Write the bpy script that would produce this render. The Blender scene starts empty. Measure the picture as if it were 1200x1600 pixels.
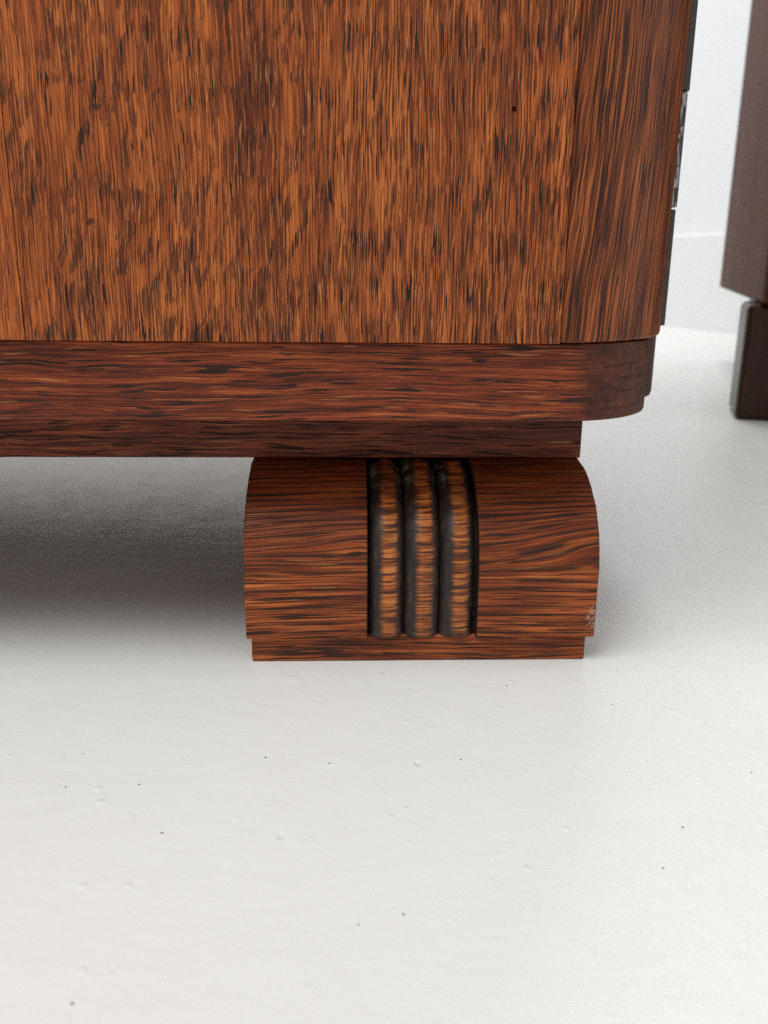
import bpy, bmesh, math, random
from mathutils import Vector, Matrix, noise as mnoise

random.seed(7)
scene = bpy.context.scene
C = scene.collection

# ------------------------------------------------------------------ camera
F_PX, PITCH, YAW, ROLL = 1371.27, math.radians(16.0725), math.radians(2.2702), math.radians(-0.5894)
CAM = Vector((-0.02433, -0.27636, 0.13416))
fwd = Vector((math.sin(YAW)*math.cos(PITCH), math.cos(YAW)*math.cos(PITCH), -math.sin(PITCH)))
r0 = Vector((math.cos(YAW), -math.sin(YAW), 0)); d0 = fwd.cross(r0)
right = math.cos(ROLL)*r0 + math.sin(ROLL)*d0
down = -math.sin(ROLL)*r0 + math.cos(ROLL)*d0
cam_data = bpy.data.cameras.new('camera')
cam = bpy.data.objects.new('camera', cam_data); C.objects.link(cam)
m = Matrix.Identity(4)
for i in range(3):
    m[i][0], m[i][1], m[i][2], m[i][3] = right[i], -down[i], -fwd[i], CAM[i]
cam.matrix_world = m
cam_data.sensor_fit = 'VERTICAL'; cam_data.sensor_height = 36.0; cam_data.sensor_width = 27.0
cam_data.lens = F_PX/1600*36.0
cam_data.clip_start = 0.01; cam_data.clip_end = 50
cam_data.dof.use_dof = True
cam_data.dof.focus_distance = 0.272
cam_data.dof.aperture_fstop = cam_data.lens/1.7
scene.camera = cam

def ray(u, v):
    return (right*((u-600)/F_PX) + down*((v-800)/F_PX) + fwd)
def on_z(u, v, z=0.0):
    d = ray(u, v); return CAM + d*((z-CAM.z)/d.z)
def on_y(u, v, y):
    d = ray(u, v); return CAM + d*((y-CAM.y)/d.y)

# ------------------------------------------------------------------ light
world = bpy.data.worlds.new('World'); scene.world = world; world.use_nodes = True
bg = world.node_tree.nodes['Background']
bg.inputs[0].default_value = (1.0, 0.985, 0.955, 1); bg.inputs[1].default_value = 0.50

def area(name, loc, target, sx, sy, power, col):
    l = bpy.data.lights.new(name, 'AREA'); l.shape = 'RECTANGLE'; l.size = sx; l.size_y = sy
    l.energy = power; l.color = col
    o = bpy.data.objects.new(name, l); C.objects.link(o); o.location = loc
    o.rotation_euler = (Vector(target)-Vector(loc)).to_track_quat('-Z', 'Y').to_euler()
    return o
area('window_light', (-0.95, -0.75, 2.2), (0, 0.0, 0.0), 1.7, 1.3, 50, (0.975, 1.0, 0.99))
area('rear_fill_light', (-0.7, 2.5, 1.25), (-0.25, 0.25, 0.0), 1.6, 1.2, 8, (1.0, 0.985, 0.96))  # added fill from behind, lifts the floor under the cabinet; no actual window
area('wall_fill_light', (0.38, 1.55, 2.3), (0.45, 1.5, 0.0), 0.9, 0.9, 26, (0.98, 0.99, 1.0))  # added overhead fill brightening the wall and back floor, not an actual fixture

vs = scene.view_settings
vs.view_transform = 'Standard'; vs.look = 'None'; vs.exposure = 0.0; vs.gamma = 1.0; vs.use_curve_mapping = False
scene.cycles.max_bounces = 6
scene.cycles.use_denoising = False
scene.cycles.sample_clamp_indirect = 3.0
scene.cycles.filter_width = 1.35

# ------------------------------------------------------------------ node helpers
class NT:
    def __init__(s, name):
        s.mat = bpy.data.materials.new(name); s.mat.use_nodes = True
        s.t = s.mat.node_tree; s.b = s.t.nodes['Principled BSDF']
        s._tc = None
    def lk(s, a, b):
        if hasattr(a, 'is_output'): s.t.links.new(a, b)
        else:
            b.default_value = a
    def tc(s, which='Object'):
        if s._tc is None: s._tc = s.t.nodes.new('ShaderNodeTexCoord')
        return s._tc.outputs[which]
    def vm(s, op, a, b=None):
        n = s.t.nodes.new('ShaderNodeVectorMath'); n.operation = op
        s.lk(a, n.inputs[0])
        if b is not None: s.lk(b, n.inputs[1])
        return n.outputs[0]
    def m(s, op, a, b=None, c=None, clamp=False):
        n = s.t.nodes.new('ShaderNodeMath'); n.operation = op; n.use_clamp = clamp
        s.lk(a, n.inputs[0])
        if b is not None: s.lk(b, n.inputs[1])
        if c is not None: s.lk(c, n.inputs[2])
        return n.outputs[0]
    def sep(s, v):
        n = s.t.nodes.new('ShaderNodeSeparateXYZ'); s.lk(v, n.inputs[0]); return n.outputs
    def comb(s, x, y, z):
        n = s.t.nodes.new('ShaderNodeCombineXYZ')
        for i, q in enumerate((x, y, z)): s.lk(q, n.inputs[i])
        return n.outputs[0]
    def noise(s, vec, sc, detail=2, rough=.5, dist=0, off=(0, 0, 0)):
        v = s.vm('MULTIPLY', vec, sc); v = s.vm('ADD', v, off)
        n = s.t.nodes.new('ShaderNodeTexNoise'); n.inputs['Scale'].default_value = 1
        n.inputs['Detail'].default_value = detail; n.inputs['Roughness'].default_value = rough
        n.inputs['Distortion'].default_value = dist
        s.lk(v, n.inputs['Vector']); return n.outputs['Fac']
    def vor(s, vec, sc, off=(0, 0, 0), out='Distance'):
        v = s.vm('ADD', s.vm('MULTIPLY', vec, sc), off)
        n = s.t.nodes.new('ShaderNodeTexVoronoi'); n.inputs['Scale'].default_value = 1
        s.lk(v, n.inputs['Vector']); return n.outputs[out]
    def ss(s, x, a, b, lo=0.0, hi=1.0):
        n = s.t.nodes.new('ShaderNodeMapRange'); n.interpolation_type = 'SMOOTHSTEP'
        s.lk(x, n.inputs[0])
        for i, q in enumerate((a, b, lo, hi)): n.inputs[1+i].default_value = q
        return n.outputs[0]
    def mix(s, f, a, b, mode='MIX'):
        n = s.t.nodes.new('ShaderNodeMix'); n.data_type = 'RGBA'; n.blend_type = mode
        s.lk(f, n.inputs[0])
        for q, i in ((a, 6), (b, 7)):
            s.lk((*q, 1) if isinstance(q, tuple) and len(q) == 3 else q, n.inputs[i])
        return n.outputs[2]
    def scale(s, col, f):
        n = s.t.nodes.new('ShaderNodeVectorMath'); n.operation = 'SCALE'
        s.lk(col, n.inputs[0]); s.lk(f, n.inputs['Scale']); return n.outputs[0]
    def ramp(s, f, stops):
        n = s.t.nodes.new('ShaderNodeValToRGB'); e = n.color_ramp.elements
        while len(e) < len(stops): e.new(0.5)
        for q, (p, c) in zip(e, stops): q.position = p; q.color = (*c, 1)
        s.lk(f, n.inputs[0]); return n.outputs[0]
    def bump(s, h, strength=.3, dist=.0005):
        n = s.t.nodes.new('ShaderNodeBump'); n.inputs['Strength'].default_value = strength
        n.inputs['Distance'].default_value = dist; s.lk(h, n.inputs['Height'])
        s.lk(n.outputs[0], s.b.inputs['Normal'])
    def out(s, col=None, rough=.4, spec=.5, coat=0, coat_rough=.25, metal=0):
        if col is not None: s.lk((*col, 1) if isinstance(col, tuple) else col, s.b.inputs['Base Color'])
        s.lk(rough, s.b.inputs['Roughness']); s.b.inputs['Specular IOR Level'].default_value = spec
        s.b.inputs['Coat Weight'].default_value = coat; s.b.inputs['Coat Roughness'].default_value = coat_rough
        s.lk(metal, s.b.inputs['Metallic']); return s.mat

# ------------------------------------------------------------------ wood materials
def veneer(name, off, tone=1.0, patchy=1.0):
    """quarter-sawn stained oak veneer: upright strands, black pores, smooth ray flecks (u, v in metres)"""
    n = NT(name); uv = n.vm('ADD', n.tc('UV'), (off, 0, 0))
    o = (off*37, 5, 0)
    wob = n.noise(uv, (22, 14, 1), 2, off=o)
    wob2 = n.noise(uv, (260, 60, 1), 2, off=o)
    du = n.m('ADD', n.m('MULTIPLY', n.m('SUBTRACT', wob, .5), .004), n.m('MULTIPLY', n.m('SUBTRACT', wob2, .5), .0006))
    p = n.vm('ADD', uv, n.comb(du, 0, 0))
    x, y, z = n.sep(p)
    streak = n.noise(p, (210, 8, 1), 3, .6, off=o)
    fib = n.noise(p, (1900, 38, 1), 2, .6, off=o)
    big = n.noise(uv, (30, 12, 1), 2, off=o)
    t = n.m('ADD', n.m('MULTIPLY', streak, .30), n.m('ADD', n.m('MULTIPLY', fib, .52), n.m('MULTIPLY', big, .18)))
    col = n.ramp(t, [(.41, (.115, .026, .0085)), (.47, (.240, .056, .0145)), (.53, (.380, .095, .0215)), (.61, (.53, .155, .036))])
    # figure: porous patches (1) against smooth ray flecks (0)
    sh = n.comb(n.m('ADD', x, n.m('MULTIPLY', y, -.30)), y, 0)
    patch = n.noise(sh, (165, 64, 1), 3, .55, .9, off=(off*11, 2, 1))
    zone = n.noise(uv, (11, 9, 1), 1, off=(4.2+off, 7, 0))
    pj = n.m('ADD', patch, n.m('ADD', n.m('MULTIPLY', n.m('SUBTRACT', fib, .5), .16), n.m('MULTIPLY', n.m('SUBTRACT', zone, .5), .25)))
    clus = n.ss(pj, .40, .60)
    even = n.ss(n.m('ADD', x, n.m('MULTIPLY', n.m('SUBTRACT', big, .5), .12)), -.06+off, .0+off)
    clus = n.m('ADD', n.m('MULTIPLY', clus, n.m('SUBTRACT', 1, n.m('MULTIPLY', even, .62))), n.m('MULTIPLY', even, .36))
    clus = n.m('ADD', n.m('MULTIPLY', clus, .72), .16)
    if patchy != 1: clus = n.m('MULTIPLY', clus, patchy)
    # dark strands
    st = n.noise(p, (2200, 84, 1), 1.5, .55, .1, off=(9, off*5, 0))
    strand = n.ss(n.m('ADD', st, n.m('MULTIPLY', clus, .20)), .59, .665)
    dkc = n.mix(n.ss(pj, .45, .65), (.085, .022, .010), (.055, .018, .011))
    col = n.mix(n.m('MULTIPLY', strand, .80), col, dkc)
    # pale open pores
    lf = n.noise(p, (2600, 140, 1), 1, .5, off=(off*2, 17, 4))
    light = n.m('MULTIPLY', n.ss(n.m('ADD', lf, n.m('MULTIPLY', clus, .06)), .668, .71), n.m('ADD', n.m('MULTIPLY', clus, .55), .2))
    col = n.mix(light, col, (.50, .19, .062))
    # black filled pores
    po = n.noise(p, (1750, 76, 1), 1, .5, .05, off=(19, off*5, 3))
    pore = n.ss(n.m('ADD', po, n.m('ADD', n.m('MULTIPLY', clus, .085), n.m('MULTIPLY', even, .030))), .676, .704)
    col = n.mix(n.m('MULTIPLY', pore, .95), col, (.016, .010, .009))
    # a few curved black gum marks
    gm = n.noise(sh, (95, 62, 1), 1, .5, .6, off=(off+3, 6, 2))
    gum = n.m('MULTIPLY', n.m('SUBTRACT', 1, n.ss(n.m('ABSOLUTE', n.m('SUBTRACT', gm, .5)), .004, .016)), n.ss(n.noise(uv, (70, 60, 1), 1, off=(8, off, 1)), .70, .75))
    col = n.mix(n.m('MULTIPLY', gum, .8), col, (.022, .014, .011))
    if tone != 1: col = n.scale(col, tone)
    n.bump(n.m('SUBTRACT', n.m('MULTIPLY', fib, .3), n.m('ADD', pore, n.m('MULTIPLY', strand, .4))), .5, .0002)
    return n.out(col, n.m('ADD', .44, n.m('MULTIPLY', pore, .3)), .20)

def striped(name, off):
    """rounded corner: dark, fine straight lines running slightly off the vertical"""
    n = NT(name); uv = n.tc('UV'); x, y, z = n.sep(uv)
    lean = n.m('MULTIPLY', n.m('SUBTRACT', y, .11), -.085)
    wob = n.m('MULTIPLY', n.m('SUBTRACT', n.noise(uv, (45, 22, 1), 3, off=(off, 0, 0)), .5), .0045)
    p = n.comb(n.m('ADD', x, n.m('ADD', lean, wob)), y, 0)
    a = n.noise(p, (1600, 30, 1), 3, .6, off=(off, 1, 0))
    b = n.noise(p, (1700, 30, 1), 2, .6, off=(off, 8, 0))
    c = n.noise(p, (120, 16, 1), 3, off=(off, 3, 2))
    t = n.m('ADD', n.m('MULTIPLY', a, .55), n.m('ADD', n.m('MULTIPLY', b, .27), n.m('MULTIPLY', c, .18)))
    col = n.ramp(t, [(.42, (.030, .010, .006)), (.47, (.085, .022, .010)), (.52, (.205, .050, .014)), (.59, (.41, .110, .026))])
    po = n.noise(p, (1000, 60, 1), 1, off=(4, off, 0))
    pore = n.ss(po, .62, .67)
    col = n.mix(n.m('MULTIPLY', pore, .8), col, (.018, .010, .008))
    n.bump(n.m('SUBTRACT', n.m('MULTIPLY', a, .4), pore), .4, .0002)
    return n.out(col, .42, .22)

def rail_wood(name, off, tone=1.0, corner=True):
    """lying grain, red brown, with black pore dashes; mottled end grain on the rounded corner"""
    n = NT(name); uv = n.tc('UV')
    wob = n.m('MULTIPLY', n.m('SUBTRACT', n.noise(uv, (16, 40, 1), 3, off=(off, 0, 0)), .5), .006)
    p = n.vm('ADD', uv, n.comb(0, wob, 0))
    a = n.noise(p, (13, 620, 1), 4, .65, off=(off, 2, 0))
    b = n.noise(p, (45, 1500, 1), 2, .6, off=(off, 5, 0))
    big = n.noise(uv, (14, 60, 1), 2, off=(off, 9, 0))
    t = n.m('ADD', n.m('MULTIPLY', a, .5), n.m('ADD', n.m('MULTIPLY', b, .3), n.m('MULTIPLY', big, .2)))
    col = n.ramp(t, [(.41, (.060, .013, .007)), (.48, (.150, .028, .011)), (.54, (.265, .052, .016)), (.62, (.42, .100, .027))])
    clus = n.noise(p, (40, 210, 1), 3, .6, .4, off=(off, 11, 0))
    po = n.noise(p, (52, 1150, 1), 1.5, .5, .1, off=(off, 13, 0))
    pore = n.ss(n.m('SUBTRACT', n.m('ADD', po, n.m('MULTIPLY', n.m('SUBTRACT', clus, .5), .55)), .608), -.015, .03)
    po2 = n.noise(p, (90, 1500, 1), 1, off=(off, 23, 0))
    pore2 = n.ss(po2, .61, .67)
    col = n.mix(n.m('MULTIPLY', pore2, .55), col, (.045, .014, .008))
    lf = n.ss(n.noise(p, (50, 1300, 1), 1, off=(off, 31, 0)), .665, .71)
    col = n.mix(n.m('MULTIPLY', lf, .6), col, (.48, .20, .06))
    col = n.mix(n.m('MULTIPLY', pore, .92), col, (.020, .012, .010))
    if corner:
        x, y, z = n.sep(uv)
        edge = n.m('ADD', x, n.m('MULTIPLY', n.m('SUBTRACT', n.noise(uv, (60, 160, 1), 3, off=(1, 1, 1)), .5), .018))
        cm = n.ss(edge, .040, .052)
        g = n.noise(uv, (330, 420, 1), 3, .7)
        g2 = n.noise(uv, (55, 90, 1), 2)
        cc = n.ramp(n.m('ADD', n.m('MULTIPLY', g, .6), n.m('MULTIPLY', g2, .4)), [(.36, (.020, .008, .006)), (.50, (.060, .017, .0095)), (.66, (.15, .038, .014))])
        col = n.mix(n.m('MULTIPLY', cm, .88), col, cc)
    if tone != 1: col = n.scale(col, tone)
    n.bump(n.m('SUBTRACT', n.m('MULTIPLY', b, .3), pore), .5, .00025)
    return n.out(col, n.m('ADD', .42, n.m('MULTIPLY', pore, .25)), .22)

def foot_wood(name, off, tone=1.0, stain=True):
    """solid block: growth rings cut lengthwise give wavy lines and pointed arches"""
    n = NT(name); ob = n.tc('Object')
    w1 = n.m('SUBTRACT', n.noise(ob, (11, 34, 34), 2, off=(off, 0, 0)), .5)
    w2 = n.m('SUBTRACT', n.noise(ob, (26, 190, 190), 2, off=(off, 3, 0)), .5)
    x, y, z = n.sep(ob)
    def hill(cx, cz, wx, wz, amp):
        gx = n.m('DIVIDE', n.m('SUBTRACT', x, cx), wx); gz = n.m('DIVIDE', n.m('SUBTRACT', z, cz), wz)
        e = n.m('EXPONENT', n.m('MULTIPLY', n.m('ADD', n.m('MULTIPLY', gx, gx), n.m('MULTIPLY', gz, gz)), -1.0))
        return n.m('MULTIPLY', e, amp)
    rad = n.m('SUBTRACT', .12, n.m('ADD', z, n.m('MULTIPLY', y, .85)))
    rad = n.m('ADD', rad, n.m('ADD', n.m('MULTIPLY', w1, .006), n.m('MULTIPLY', w2, .0013)))
    rad = n.m('ADD', rad, n.m('ADD', hill(-.022, .0465, .030, .0060, .0052), hill(.068, .0450, .030, .0095, .0105)))
    ring = n.m('MULTIPLY', rad, 310.0)
    saw = n.m('FRACT', ring)
    band = n.m('MULTIPLY', n.ss(saw, .40, .82), n.m('SUBTRACT', 1, n.ss(saw, .90, 1.0)))
    rid = n.m('FLOOR', ring)
    rv = n.noise(n.comb(rid, 0, 0), (3.7, 1, 1), 0)
    # 2-D streak field following the rings
    q = n.comb(x, rad, n.m('MULTIPLY', y, .2))
    fib = n.noise(q, (26, 1900, 40), 3, .65, off=(off, 0, 1))
    fib2 = n.noise(q, (22, 560, 30), 2, .6, off=(off, 7, 1))
    t = n.m('ADD', n.m('MULTIPLY', fib, .5), n.m('MULTIPLY', fib2, .5))
    col = n.ramp(t, [(.39, (.080, .016, .007)), (.46, (.195, .040, .012)), (.53, (.35, .082, .019)), (.62, (.52, .145, .033))])
    red = n.noise(ob, (18, 60, 60), 2, off=(off, 4, 4))
    col = n.mix(n.m('MINIMUM', n.m('ADD', n.m('MULTIPLY', n.ss(red, .45, .65), .40), n.m('MULTIPLY', n.ss(z, .036, .056), .45)), .7), col, (.150, .026, .010))
    brk = n.noise(q, (34, 520, 40), 2, .6, .2, off=(off, 17, 1))
    lines = n.m('MULTIPLY', band, n.ss(n.m('ADD', brk, n.m('MULTIPLY', n.m('SUBTRACT', rv, .5), .5)), .44, .56))
    po = n.noise(q, (38, 1500, 60), 1.5, .5, off=(off, 19, 1))
    pore = n.ss(n.m('ADD', po, n.m('MULTIPLY', band, .05)), .575, .635)
    dk = n.m('MAXIMUM', n.m('MULTIPLY', lines, .88), n.m('MULTIPLY', pore, .88))
    col = n.mix(dk, col, (.024, .011, .008))
    bold = n.ss(n.noise(q, (19, 400, 25), 2, .6, .2, off=(off, 41, 1)), .615, .64)
    col = n.mix(n.m('MULTIPLY', bold, .85), col, (.018, .010, .009))
    lf = n.ss(n.noise(q, (40, 1100, 40), 1, off=(off, 29, 1)), .67, .72)
    col = n.mix(n.m('MULTIPLY', lf, .4), col, (.58, .24, .06))
    chn = n.m('SUBTRACT', 1, n.ss(n.m('ADD', n.m('ABSOLUTE', n.m('SUBTRACT', x, .00005)), n.m('MULTIPLY', w2, .0006)), .0186, .0193))
    if stain: col = n.mix(n.m('MULTIPLY', chn, .93), col, (.016, .011, .010))
    # pale scuff near the lower outer corner
    sx_ = n.m('MULTIPLY', n.m('SUBTRACT', x, .0582), 500.0); sz_ = n.m('MULTIPLY', n.m('SUBTRACT', z, .0165), 210.0)
    gs = n.m('SUBTRACT', 1, n.ss(n.m('ADD', n.m('MULTIPLY', sx_, sx_), n.m('MULTIPLY', sz_, sz_)), .3, 1.2))
    sn = n.m('SUBTRACT', 1, n.ss(n.m('ABSOLUTE', n.m('SUBTRACT', n.noise(ob, (520, 300, 420), 2, .6, .8), .5)), .01, .04))
    col = n.mix(n.m('MULTIPLY', n.m('MULTIPLY', gs, sn), .6), col, (.55, .48, .42))
    if tone != 1: col = n.scale(col, tone)
    n.bump(n.m('SUBTRACT', n.m('MULTIPLY', fib, .35), dk), .5, .00025)
    return n.out(col, n.m('ADD', .44, n.m('MULTIPLY', dk, .2)), .22)

def reed_wood(name, half):
    """carved reeds: black stain left in the grooves, rubbed through to orange on the crests"""
    n = NT(name); ob = n.tc('Object'); x, y, z = n.sep(ob)
    geo = n.t.nodes.new('ShaderNodeNewGeometry').outputs['Position']
    nx = n.m('SUBTRACT', n.noise(geo, (300, 120, 620), 3, .65), .5)
    sx = n.m('SUBTRACT', x, .0009)
    t = n.m('ADD', n.m('DIVIDE', n.m('ABSOLUTE', sx), half), n.m('MULTIPLY', nx, .55))
    w = n.m('SUBTRACT', 1, n.ss(t, .22, .60))
    bl = n.noise(geo, (60, 30, 120), 2, off=(3, 3, 3))
    w = n.m('MULTIPLY', w, n.ss(bl, .33, .52, .65, 1.0))
    line = n.noise(geo, (60, 200, 1250), 2, .6)
    line2 = n.noise(geo, (30, 80, 330), 2, .6, off=(5, 5, 5))
    og = n.ramp(n.m('ADD', n.m('MULTIPLY', line, .66), n.m('MULTIPLY', line2, .34)), [(.40, (.055, .017, .008)), (.48, (.20, .050, .012)), (.53, (.40, .105, .020)), (.62, (.60, .20, .044))])
    g = n.noise(geo, (700, 300, 160), 3, .6)
    dark = n.ramp(g, [(.35, (.013, .011, .010)), (.58, (.036, .022, .017)), (.72, (.085, .036, .020))])
    col = n.mix(w, dark, og)
    dust = n.m('MULTIPLY', n.ss(n.noise(geo, (330, 200, 160), 3, .6), .42, .62), n.ss(z, .0565, .0625))
    dust = n.m('MULTIPLY', dust, n.ss(t, .45, .85))
    col = n.mix(n.m('MULTIPLY', dust, .6), col, (.36, .37, .31))
    n.bump(n.m('ADD', line, g), .4, .0004)
    return n.out(col, .42, .36)

def plain_dark(name, c0, c1, rough=.42, spec=.4):
    n = NT(name); ob = n.tc('Object')
    f = n.noise(ob, (260, 260, 9), 4, .6); g = n.noise(ob, (12, 12, 3), 2)
    col = n.ramp(n.m('ADD', n.m('MULTIPLY', f, .7), n.m('MULTIPLY', g, .3)), [(.36, c0), (.64, c1)])
    return n.out(col, rough, spec)

def metal_mat(name, worn):
    n = NT(name); ob = n.tc('Object')
    f = n.noise(ob, (420, 420, 150), 4, .65, .4)
    k = n.ss(f, .46 if worn else .66, .56 if worn else .72)
    col = n.mix(k, (.035, .024, .020), (.36, .35, .35))
    n.bump(f, .3, .0003)
    return n.out(col, n.m('SUBTRACT', .55, n.m('MULTIPLY', k, .2)), .5, metal=n.m('MULTIPLY', k, .6))

def floor_mat():
    n = NT('painted_floor'); ob = n.tc('Object')
    big = n.noise(ob, (5, 5, 1), 3); mid = n.noise(ob, (45, 45, 1), 3)
    col = n.mix(n.m('ADD', n.m('MULTIPLY', big, .6), n.m('MULTIPLY', mid, .4)), (.735, .735, .71), (.785, .785, .765))
    fine = n.noise(ob, (260, 260, 1), 3, .55)
    med = n.noise(ob, (70, 110, 1), 3, .55, .4)
    v = n.vor(ob, (150, 150, 1)); pick = n.noise(ob, (60, 60, 1), 1, off=(4, 4, 4))
    nib = n.m('MULTIPLY', n.m('SUBTRACT', 1, n.ss(v, .05, .22)), n.ss(pick, .56, .66))
    v2 = n.vor(ob, (95, 60, 1), (7, 3, 0)); pick2 = n.noise(ob, (35, 35, 1), 1, off=(9, 1, 2))
    pit = n.m('MULTIPLY', n.m('SUBTRACT', 1, n.ss(v2, .04, .13)), n.ss(pick2, .60, .66))
    h = n.m('ADD', n.m('MULTIPLY', fine, .20), n.m('ADD', n.m('MULTIPLY', med, .55), n.m('SUBTRACT', n.m('MULTIPLY', nib, .35), n.m('MULTIPLY', pit, .7))))
    n.bump(h, .50, .0011)
    return n.out(col, n.m('ADD', .27, n.m('MULTIPLY', mid, .14)), .40)

def wall_mat(name, c):
    n = NT(name); ob = n.tc('Object')
    f = n.noise(ob, (90, 90, 90), 3); g = n.noise(ob, (3, 3, 3), 2)
    col = n.mix(g, tuple(q*.97 for q in c), c)
    n.bump(f, .15, .001)
    return n.out(col, .6, .3)

M = dict(
    panel=veneer('oak_veneer', .0), panel_left=veneer('oak_veneer_smooth', 3.1, 1.15, .35),
    corner=striped('oak_corner', 2.0), rail=rail_wood('oak_rail', 1.0), apron=rail_wood('oak_apron', 4.0, .80, False),
    foot=foot_wood('oak_foot', 2.0), base=foot_wood('oak_foot_base', 6.0, .95, False),
    dark=plain_dark('oak_dark', (.035, .014, .009), (.095, .035, .018)),
    far=plain_dark('far_oak', (.048, .013, .008), (.112, .033, .019), .5, .05),
    far_foot=plain_dark('far_foot_oak', (.018, .006, .003), (.050, .016, .006), .34, .25),
    steel=metal_mat('worn_steel', True), steel_dark=metal_mat('tarnished_steel', False),
    floor=floor_mat(), wall=wall_mat('white_wall', (.80, .815, .84)), skirt=wall_mat('white_skirting', (.80, .81, .82)),
)
n = NT('grit'); M['grit'] = n.out((.30, .28, .25), .8, .2)

# ------------------------------------------------------------------ mesh helpers
def link(name, me, mat, parent=None, loc=(0, 0, 0), smooth=True):
    o = bpy.data.objects.new(name, me); C.objects.link(o)
    if mat: me.materials.append(mat)
    o.location = loc
    if parent: o.parent = parent
    if smooth:
        for p in me.polygons: p.use_smooth = True
    return o
def bevel(o, w=.0006, seg=2):
    b = o.modifiers.new('bevel', 'BEVEL'); b.width = w; b.segments = seg; b.limit_method = 'ANGLE'
    b.angle_limit = math.radians(35); b.harden_normals = True
    return o
def box(name, lo, hi, mat, parent=None, bw=.0006):
    x0, y0, z0 = lo; x1, y1, z1 = hi
    me = bpy.data.meshes.new(name)
    V = [(x, y, z) for z in (z0, z1) for y in (y0, y1) for x in (x0, x1)]
    Fc = [(0, 2, 3, 1), (4, 5, 7, 6), (0, 1, 5, 4), (1, 3, 7, 5), (3, 2, 6, 7), (2, 0, 4, 6)]
    me.from_pydata(V, [], Fc)
    uvl = me.uv_layers.new(name='UVMap')
    for p in me.polygons:
        for li in p.loop_indices:
            c = V[me.loops[li].vertex_index]
            nn = p.normal
            uvl.data[li].uv = ((c[0], c[2]) if abs(nn.y) > .7 else (c[1], c[2]) if abs(nn.x) > .7 else (c[0], c[1]))
    me.update()
    o = link(name, me, mat, parent)
    if bw: bevel(o, bw)
    else:
        for p in me.polygons: p.use_smooth = False
    return o
def prism(name, path, z0, z1, mat, parent=None, bw=.0008, u0=0.0, nz=1, jitter=0.0):
    """closed outline (x, y) from z0 to z1; UV = (arc length from u0, z). Outline is counter-clockwise."""
    k = len(path); s = [u0]
    for i in range(k): 
        a, b = path[i], path[(i+1) % k]; s.append(s[-1]+math.hypot(b[0]-a[0], b[1]-a[1]))
    V = []; 
    for j in range(nz+1):
        z = z0+(z1-z0)*j/nz
        for i, (x, y) in enumerate(path): V.append((x, y, z))
    Fc = []; U = []
    for j in range(nz):
        for i in range(k):
            i2 = (i+1) % k
            Fc.append((j*k+i, j*k+i2, (j+1)*k+i2, (j+1)*k+i))
            za, zb = z0+(z1-z0)*j/nz, z0+(z1-z0)*(j+1)/nz
            U.append([(s[i], za), (s[i+1], za), (s[i+1], zb), (s[i], zb)])
    Fc.append(tuple(range(k-1, -1, -1))); U.append([path[i] for i in range(k-1, -1, -1)])
    Fc.append(tuple(nz*k+i for i in range(k))); U.append([path[i] for i in range(k)])
    me = bpy.data.meshes.new(name); me.from_pydata(V, [], Fc)
    uvl = me.uv_layers.new(name='UVMap')
    for p, uu in zip(me.polygons, U):
        for li, q in zip(p.loop_indices, uu): uvl.data[li].uv = q
    me.update()
    o = link(name, me, mat, parent)
    if bw: bevel(o, bw)
    return o
def arc(cx, cy, r, a0, a1, nseg):
    return [(cx+r*math.cos(math.radians(a0+(a1-a0)*i/nseg)), cy+r*math.sin(math.radians(a0+(a1-a0)*i/nseg))) for i in range(nseg+1)]
def thing(name, label, cat, loc=(0, 0, 0), rz=0, group=None):
    o = bpy.data.objects.new(name, None); C.objects.link(o); o.empty_display_size = .05
    o.location = loc; o.rotation_euler = (0, 0, rz); o['label'] = label; o['category'] = cat
    if group: o['group'] = group
    return o

# ------------------------------------------------------------------ setting: floor, wall
me = bpy.data.meshes.new('floor'); me.from_pydata([(-3, -3, 0), (3, -3, 0), (3, 3.6, 0), (-3, 3.6, 0)], [], [(0, 1, 2, 3)])
fl = link('floor', me, M['floor']); fl['kind'] = 'structure'; fl['label'] = 'pale grey painted floor with small pits and bumps'

wa, wb = on_z(1036, 510), on_z(1150, 522.5)
u = (wb-wa).normalized(); nrm = Vector((-u.y, u.x, 0)); 
if nrm.dot(CAM-wa) < 0: nrm = -nrm
WA, WB = wa-u*1.3, wa+u*3.2
def slab(name, off0, off1, z0, z1, mat, parent=None, bw=.0):
    P = [WA+nrm*off0, WB+nrm*off0, WB+nrm*off1, WA+nrm*off1]
    a = sum(P[i].x*P[(i+1) % 4].y-P[(i+1) % 4].x*P[i].y for i in range(4))
    if a < 0: P.reverse()
    o = prism(name, [(p.x, p.y) for p in P], z0, z1, mat, parent, bw)
    for p in o.data.polygons: p.use_smooth = False
    return o
wall = slab('wall', -.12, -.016, -.01, 2.6, M['wall']); wall['kind'] = 'structure'; wall['label'] = 'plain white wall behind the cabinets'
d = ray(1090, 366); t = (wa-CAM).dot(nrm)/d.dot(nrm); zsk = (CAM+d*t).z
slab('skirting_board', -.018, 0, -.01, zsk, M['skirt'], wall, .004)

# ------------------------------------------------------------------ the cabinet
cab = thing('cabinet', 'stained oak cabinet with rounded corner on a reeded block foot', 'cabinet')
Y_P, Z_P = -.014, .1105          # veneered face and its lower edge
X_L, Y_B, Z_T = -.62, .403, .62
X_S1, X_S2 = -.1186, .0379       # joints in the veneer
CX, CR = .0295, .0537
cy = Y_P+CR
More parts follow.
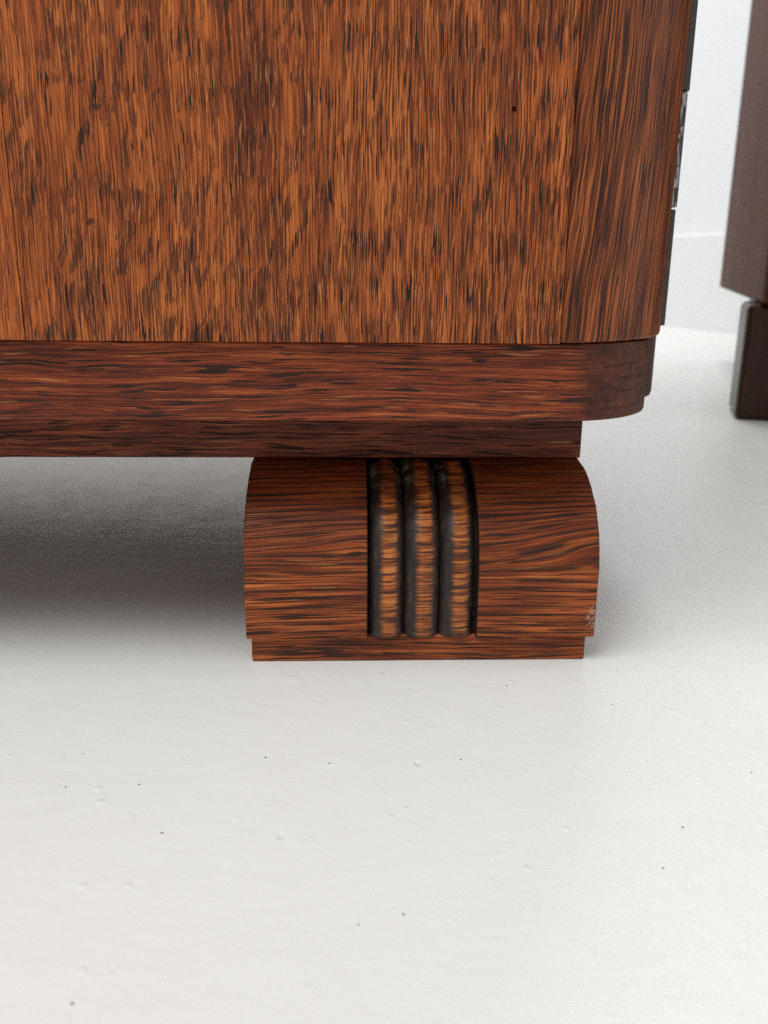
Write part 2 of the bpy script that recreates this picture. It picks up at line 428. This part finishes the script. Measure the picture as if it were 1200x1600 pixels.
# carcass behind the veneer
carc = arc(CX, cy, CR-.012, -90, 0, 14)
prism('carcass', [(X_L+.002, Y_P+.012)]+carc+[(CX+CR-.012, Y_B), (X_L+.002, Y_B)], Z_P+.0015, Z_T, M['dark'], cab, .0005)
prism('top_board', [(X_L-.006, Y_P-.004)]+arc(CX, cy, CR+.004, -90, 0, 14)+[(CX+CR+.004, Y_B+.004), (X_L-.006, Y_B+.004)], Z_T, Z_T+.02, M['rail'], cab, .001, X_L)
# veneer leaves
def leaf(x0, x1, mat):
    return box('veneer_panel', (x0, Y_P, Z_P), (x1, Y_P+.0125, Z_T), mat, cab, .00035)
main_leaf = leaf(X_S1+.00012, X_S2-.00008, M['panel'])
leaf(X_L, X_S1-.00012, M['panel_left'])
# worm hole drilled in the main leaf
hp = on_y(803.5, 170, Y_P)
bm = bmesh.new(); bmesh.ops.create_cone(bm, cap_ends=True, segments=14, radius1=.00080, radius2=.00072, depth=.005,
    matrix=Matrix.Translation((hp.x, Y_P, hp.z)) @ Matrix.Rotation(math.radians(90), 4, 'X'))
cm_ = bpy.data.meshes.new('cut'); bm.to_mesh(cm_); bm.free(); cut = bpy.data.objects.new('cut', cm_); C.objects.link(cut)
bo = main_leaf.modifiers.new('hole', 'BOOLEAN'); bo.object = cut; bo.operation = 'DIFFERENCE'; bo.solver = 'EXACT'
while main_leaf.modifiers[0].type != 'BOOLEAN':
    main_leaf.modifiers.move(len(main_leaf.modifiers)-1, 0)
main_leaf.modifiers.remove(main_leaf.modifiers['bevel'])
dg = bpy.context.evaluated_depsgraph_get()
nm = bpy.data.meshes.new_from_object(main_leaf.evaluated_get(dg), preserve_all_data_layers=True, depsgraph=dg)
main_leaf.modifiers.clear(); main_leaf.data = nm
for p in nm.polygons: p.use_smooth = False
bpy.data.objects.remove(cut); 
# rounded corner leaf, shell 12 mm thick
outer = [(X_S2+.00008, Y_P+CR-math.sqrt(CR*CR-(X_S2-CX)**2))]
a_st = math.degrees(math.atan2(outer[0][1]-cy, outer[0][0]-CX))
outer = arc(CX, cy, CR, a_st, 0, 26)+[(CX+CR, .0806)]
inner = [(CX+CR-.0118, .0806)]+arc(CX, cy, CR-.0118, 0, a_st, 26)
co = prism('corner_panel', outer+inner, Z_P, Z_T, M['corner'], cab, .0012, 0)
# door on the return side with its hinge
door = box('door', (.0700, .0815, Z_P+.004), (.0950, Y_B-.02, Z_T-.01), M['dark'], cab, .001)
hx, hy = .1009, .0905
def knuckle(z0, z1, r, mat):
    P = arc(hx, hy, r, 0, 345, 23)
    o = prism('hinge_knuckle', P, z0, z1, mat, hinge, .0005, 0)
    return o
hinge = prism('hinge', [(.0945, .0870), (hx, .0870), (hx, .0900), (.0945, .0900)], Z_P, .33, M['steel_dark'], cab, .0003)
yk = hy
zA = on_y(1068, 145, yk).z; zB = on_y(1052, 326, yk).z; zC = on_y(1036, 508, yk).z
knuckle(zA+.0003, .33, .0056, M['steel_dark'])
knuckle(zB+.0004, zA-.0001, .0051, M['steel'])['label'] = 'worn grey steel hinge knuckle with bare patches'
knuckle(zC, zB-.0004, .0048, M['steel_dark'])
# base rail, one rounded slab
RX, RR, Y_R, Z_R = .0401, .0364, -.010, .0863
prism('base_rail', [(X_L+.006, Y_R)]+arc(RX, Y_R+RR, RR, -90, 0, 22)+[(RX+RR, Y_B-.006), (X_L+.006, Y_B-.006)], Z_R, Z_P-.0002, M['rail'], cab, .0009, X_L+.006)
zd = on_y(1006, 622, .083).z
box('door_plinth', (RX+RR-.0005, .0815, zd), (.1008, Y_B-.03, Z_P-.001), M['dark'], cab, .003)
# apron boards under the rail
Y_A, Z_F = .0367, .0642
box('apron', (X_L+.045, Y_A, Z_F+.0002), (.0602, Y_A+.02, Z_R+.0005), M['apron'], cab, .0006)
box('apron', (.0402, Y_A+.0202, Z_F+.0002), (.0600, Y_B-.06, Z_R+.0005), M['apron'], cab, .0006)
box('apron', (X_L+.045, Y_B-.0598, Z_F+.0002), (.0602, Y_B-.04, Z_R+.0005), M['apron'], cab, .0006)
box('apron', (X_L+.0452, Y_A+.0202, Z_F+.0002), (X_L+.065, Y_B-.06, Z_R+.0005), M['apron'], cab, .0006)

# ---- foot: block extruded along x with a quarter-round top; a channel holds three reeds
Z0, A_, B_ = .0093, .0372, .0330     # block starts above its base; ellipse run (y) and rise (z)
DEEP = .092
prof = [(0.0, Z0), (0.0, Z0+.0006), (0, .014), (0, .020), (0, .026)]
for i in range(0, 15):
    a = math.radians(90*i/14); prof.append((A_-A_*math.cos(a), Z_F-B_+B_*math.sin(a)))
prof += [(A_+.006, Z_F), (DEEP, Z_F)]
def pnorm(i):
    a = prof[max(0, i-1)]; b = prof[min(len(prof)-1, i+1)]
    t = Vector((b[0]-a[0], b[1]-a[1])).normalized(); return Vector((-t.y, t.x))   # outward (front / up)
NORM = [pnorm(i) for i in range(len(prof))]
NORM[0] = NORM[1] = Vector((-1, 0)); NORM[-1] = NORM[-2] = Vector((0, 1))
def sweep(name, stations, mat, parent, loc=(0, 0, 0), bottom_round=0.0, wob=0.0, sharp=40):
    """stations: (x, inset); the profile is pushed in by inset at every x"""
    V = []; k = len(prof)+2
    for (x, dd) in stations:
        for i, (py, pz) in enumerate(prof):
            q = dd + (bottom_round if i == 0 else 0)
            if wob: q += wob*mnoise.noise(Vector((x*55+loc[0]*400, py*50, pz*70)))
            xe = 0.0
            if wob and abs(x) > .0585 and i < len(prof)-2:        # knocked and rubbed outer arrises
                jn = abs(mnoise.noise(Vector((x*900, py*260, pz*330))))
                q += .0009*jn; xe = -math.copysign(.0005*jn, x) if abs(x) > .0597 else 0
            V.append((x+xe, py-NORM[i].x*q, pz-NORM[i].y*q if i > 1 else pz))
        V.append((x, DEEP, Z0)); V.append((x, DEEP*.5, Z0))
    Fc = []
    ns = len(stations)
    for s in range(ns-1):
        for i in range(k):
            j = (i+1) % k
            Fc.append((s*k+i, s*k+j, (s+1)*k+j, (s+1)*k+i))
    Fc.append(tuple(range(k-1, -1, -1))); Fc.append(tuple((ns-1)*k+i for i in range(k)))
    me = bpy.data.meshes.new(name); me.from_pydata(V, [], Fc)
    bm = bmesh.new(); bm.from_mesh(me); bmesh.ops.recalc_face_normals(bm, faces=bm.faces); bm.to_mesh(me); bm.free()
    me.update()
    o = link(name, me, mat, parent, loc)
    me.set_sharp_from_angle(angle=math.radians(sharp))
    return o
HW = .060; RL, RRt = -.0186, .0187; DEPTH = .0046; GAP = .00025
def edge_stations(x0, x1, r0, r1):
    out = []
    for t in (0, .3, .65, 1): out.append((x0+r0*t, r0*(1-math.sqrt(max(0, 1-(1-t)**2)))*.8))
    mid = 7
    for i in range(1, mid): out.append((x0+r0+(x1-x0-r0-r1)*i/mid, 0))
    for t in (1, .65, .3, 0): out.append((x1-r1*t, r1*(1-math.sqrt(max(0, 1-(1-t)**2)))*.8))
    return out
def build_foot(loc, rz):
    f = bpy.data.objects.new('foot', None); C.objects.link(f); f.parent = cab; f.location = loc; f.rotation_euler = (0, 0, rz)
    f.empty_display_size = .03
    st = edge_stations(-HW, RL, .0011, .0005)
    st += [(RL+.00002, DEPTH), (RRt-.00002, DEPTH)]
    st += edge_stations(RRt, HW, .0005, .0013)
    sweep('block', st, M['foot'], f, bottom_round=.0006, wob=.00022)
    w = (RRt-RL-.0010)/3; h = w/2
    for i in range(3):
        cx = RL+.0003+w*(i+.5)
        ss_ = []
        for j in range(17):
            t = -1+2*j/16; t = math.sin(t*math.pi/2)
            ss_.append((t*(h-.00012), 0.0002+.0040*(1-math.sqrt(max(0, 1-t*t)))**.9))
        sweep('reed', ss_, REED, f, (cx, 0, 0), bottom_round=.0005, wob=.0002, sharp=60)
    b = box('base_block', (-HW+.0016, .0022, 0), (HW-.0026, DEEP-.002, Z0+.0004), M['base'], f, .0008)
    b.modifiers['bevel'].segments = 3
    return f
REED = reed_wood('oak_reed', .0060)
foot = build_foot((0, 0, 0), 0)
def copy_tree(o, parent):
    c = o.copy(); C.objects.link(c); c.parent = parent
    for ch in list(o.children): copy_tree(ch, c)
    return c
for loc, rz in (((-.515, 0, 0), 0), ((0, Y_B-.003, 0), math.pi), ((-.515, Y_B-.003, 0), math.pi)):
    c = copy_tree(foot, cab); c.location = loc; c.rotation_euler = (0, 0, rz)

# ------------------------------------------------------------------ the second cabinet, further back beside the wall
fp = on_z(1147, 656)                 # front left corner of its foot on the floor
zb2 = .1005
_d = on_z(1124, 449, zb2)-on_z(1186, 474, zb2)
RZ = -math.atan2(_d.x, _d.y)
cab2 = thing('cabinet', 'dark brown cabinet standing further back beside the white wall', 'cabinet', fp, RZ)
def local(p):
    q = Matrix.Rotation(-RZ, 3, 'Z') @ (p-fp); return q
A2, B2 = local(on_z(1124, 449, zb2)), local(on_z(1186, 474, zb2))
xl = B2.x; yf = min(B2.y, -.02); yb = A2.y
r2 = .02
pts = [(.55, yf), (.55, yb), (xl, yb)]+arc(xl+r2, yf+r2, r2, 180, 270, 8)
print('cab2', A2, B2, fp, zsk)
prism('body', pts, zb2, .62, M['far'], cab2, .003)
box('base_rail', (.05, .012, .075), (.52, yb-.02, zb2+.001), M['far_foot'], cab2, .001)
def foot2(x0, x1, y0, y1): return box('foot', (x0, y0, 0), (x1, y1, zb2), M['far_foot'], cab2, .005)
foot2(0, .10, 0, .07); foot2(.42, .52, 0, .07); foot2(.12, .22, yb-.09, yb-.02); foot2(.42, .52, yb-.09, yb-.02)

# ------------------------------------------------------------------ specks of grit lying on the floor
bm = bmesh.new()
spots = [(415, 1184, 1.0), (515, 1193, .9), (720, 1187, .8), (1067, 1293, 1.0), (630, 1429, 1.0), (1036, 1357, .8), (957, 1101, .7), (792, 1072, .9),
         (217, 1226, .8), (103, 1230, .8), (253, 1302, 1.0), (113, 1569, .9), (130, 1178, .6), (1174, 1207, .6), (560, 1445, .7)]
for (a, b, s) in spots:
    p = on_z(a, b)
    mt = Matrix.Translation(p+Vector((0, 0, .0001))) @ Matrix.Rotation(random.uniform(0, 6), 4, 'Z') @ Matrix.Diagonal((s*.00042, s*.00032, s*.00020, 1))
    r = bmesh.ops.create_icosphere(bm, subdivisions=1, radius=1, matrix=mt)
    for v in r['verts']: v.co += Vector((random.uniform(-1, 1), random.uniform(-1, 1), 0))*.00008
me = bpy.data.meshes.new('grit'); bm.to_mesh(me); bm.free()
g = link('grit', me, M['grit']); g['kind'] = 'stuff'; g['label'] = 'tiny dark specks of grit on the pale floor'; g['category'] = 'grit'
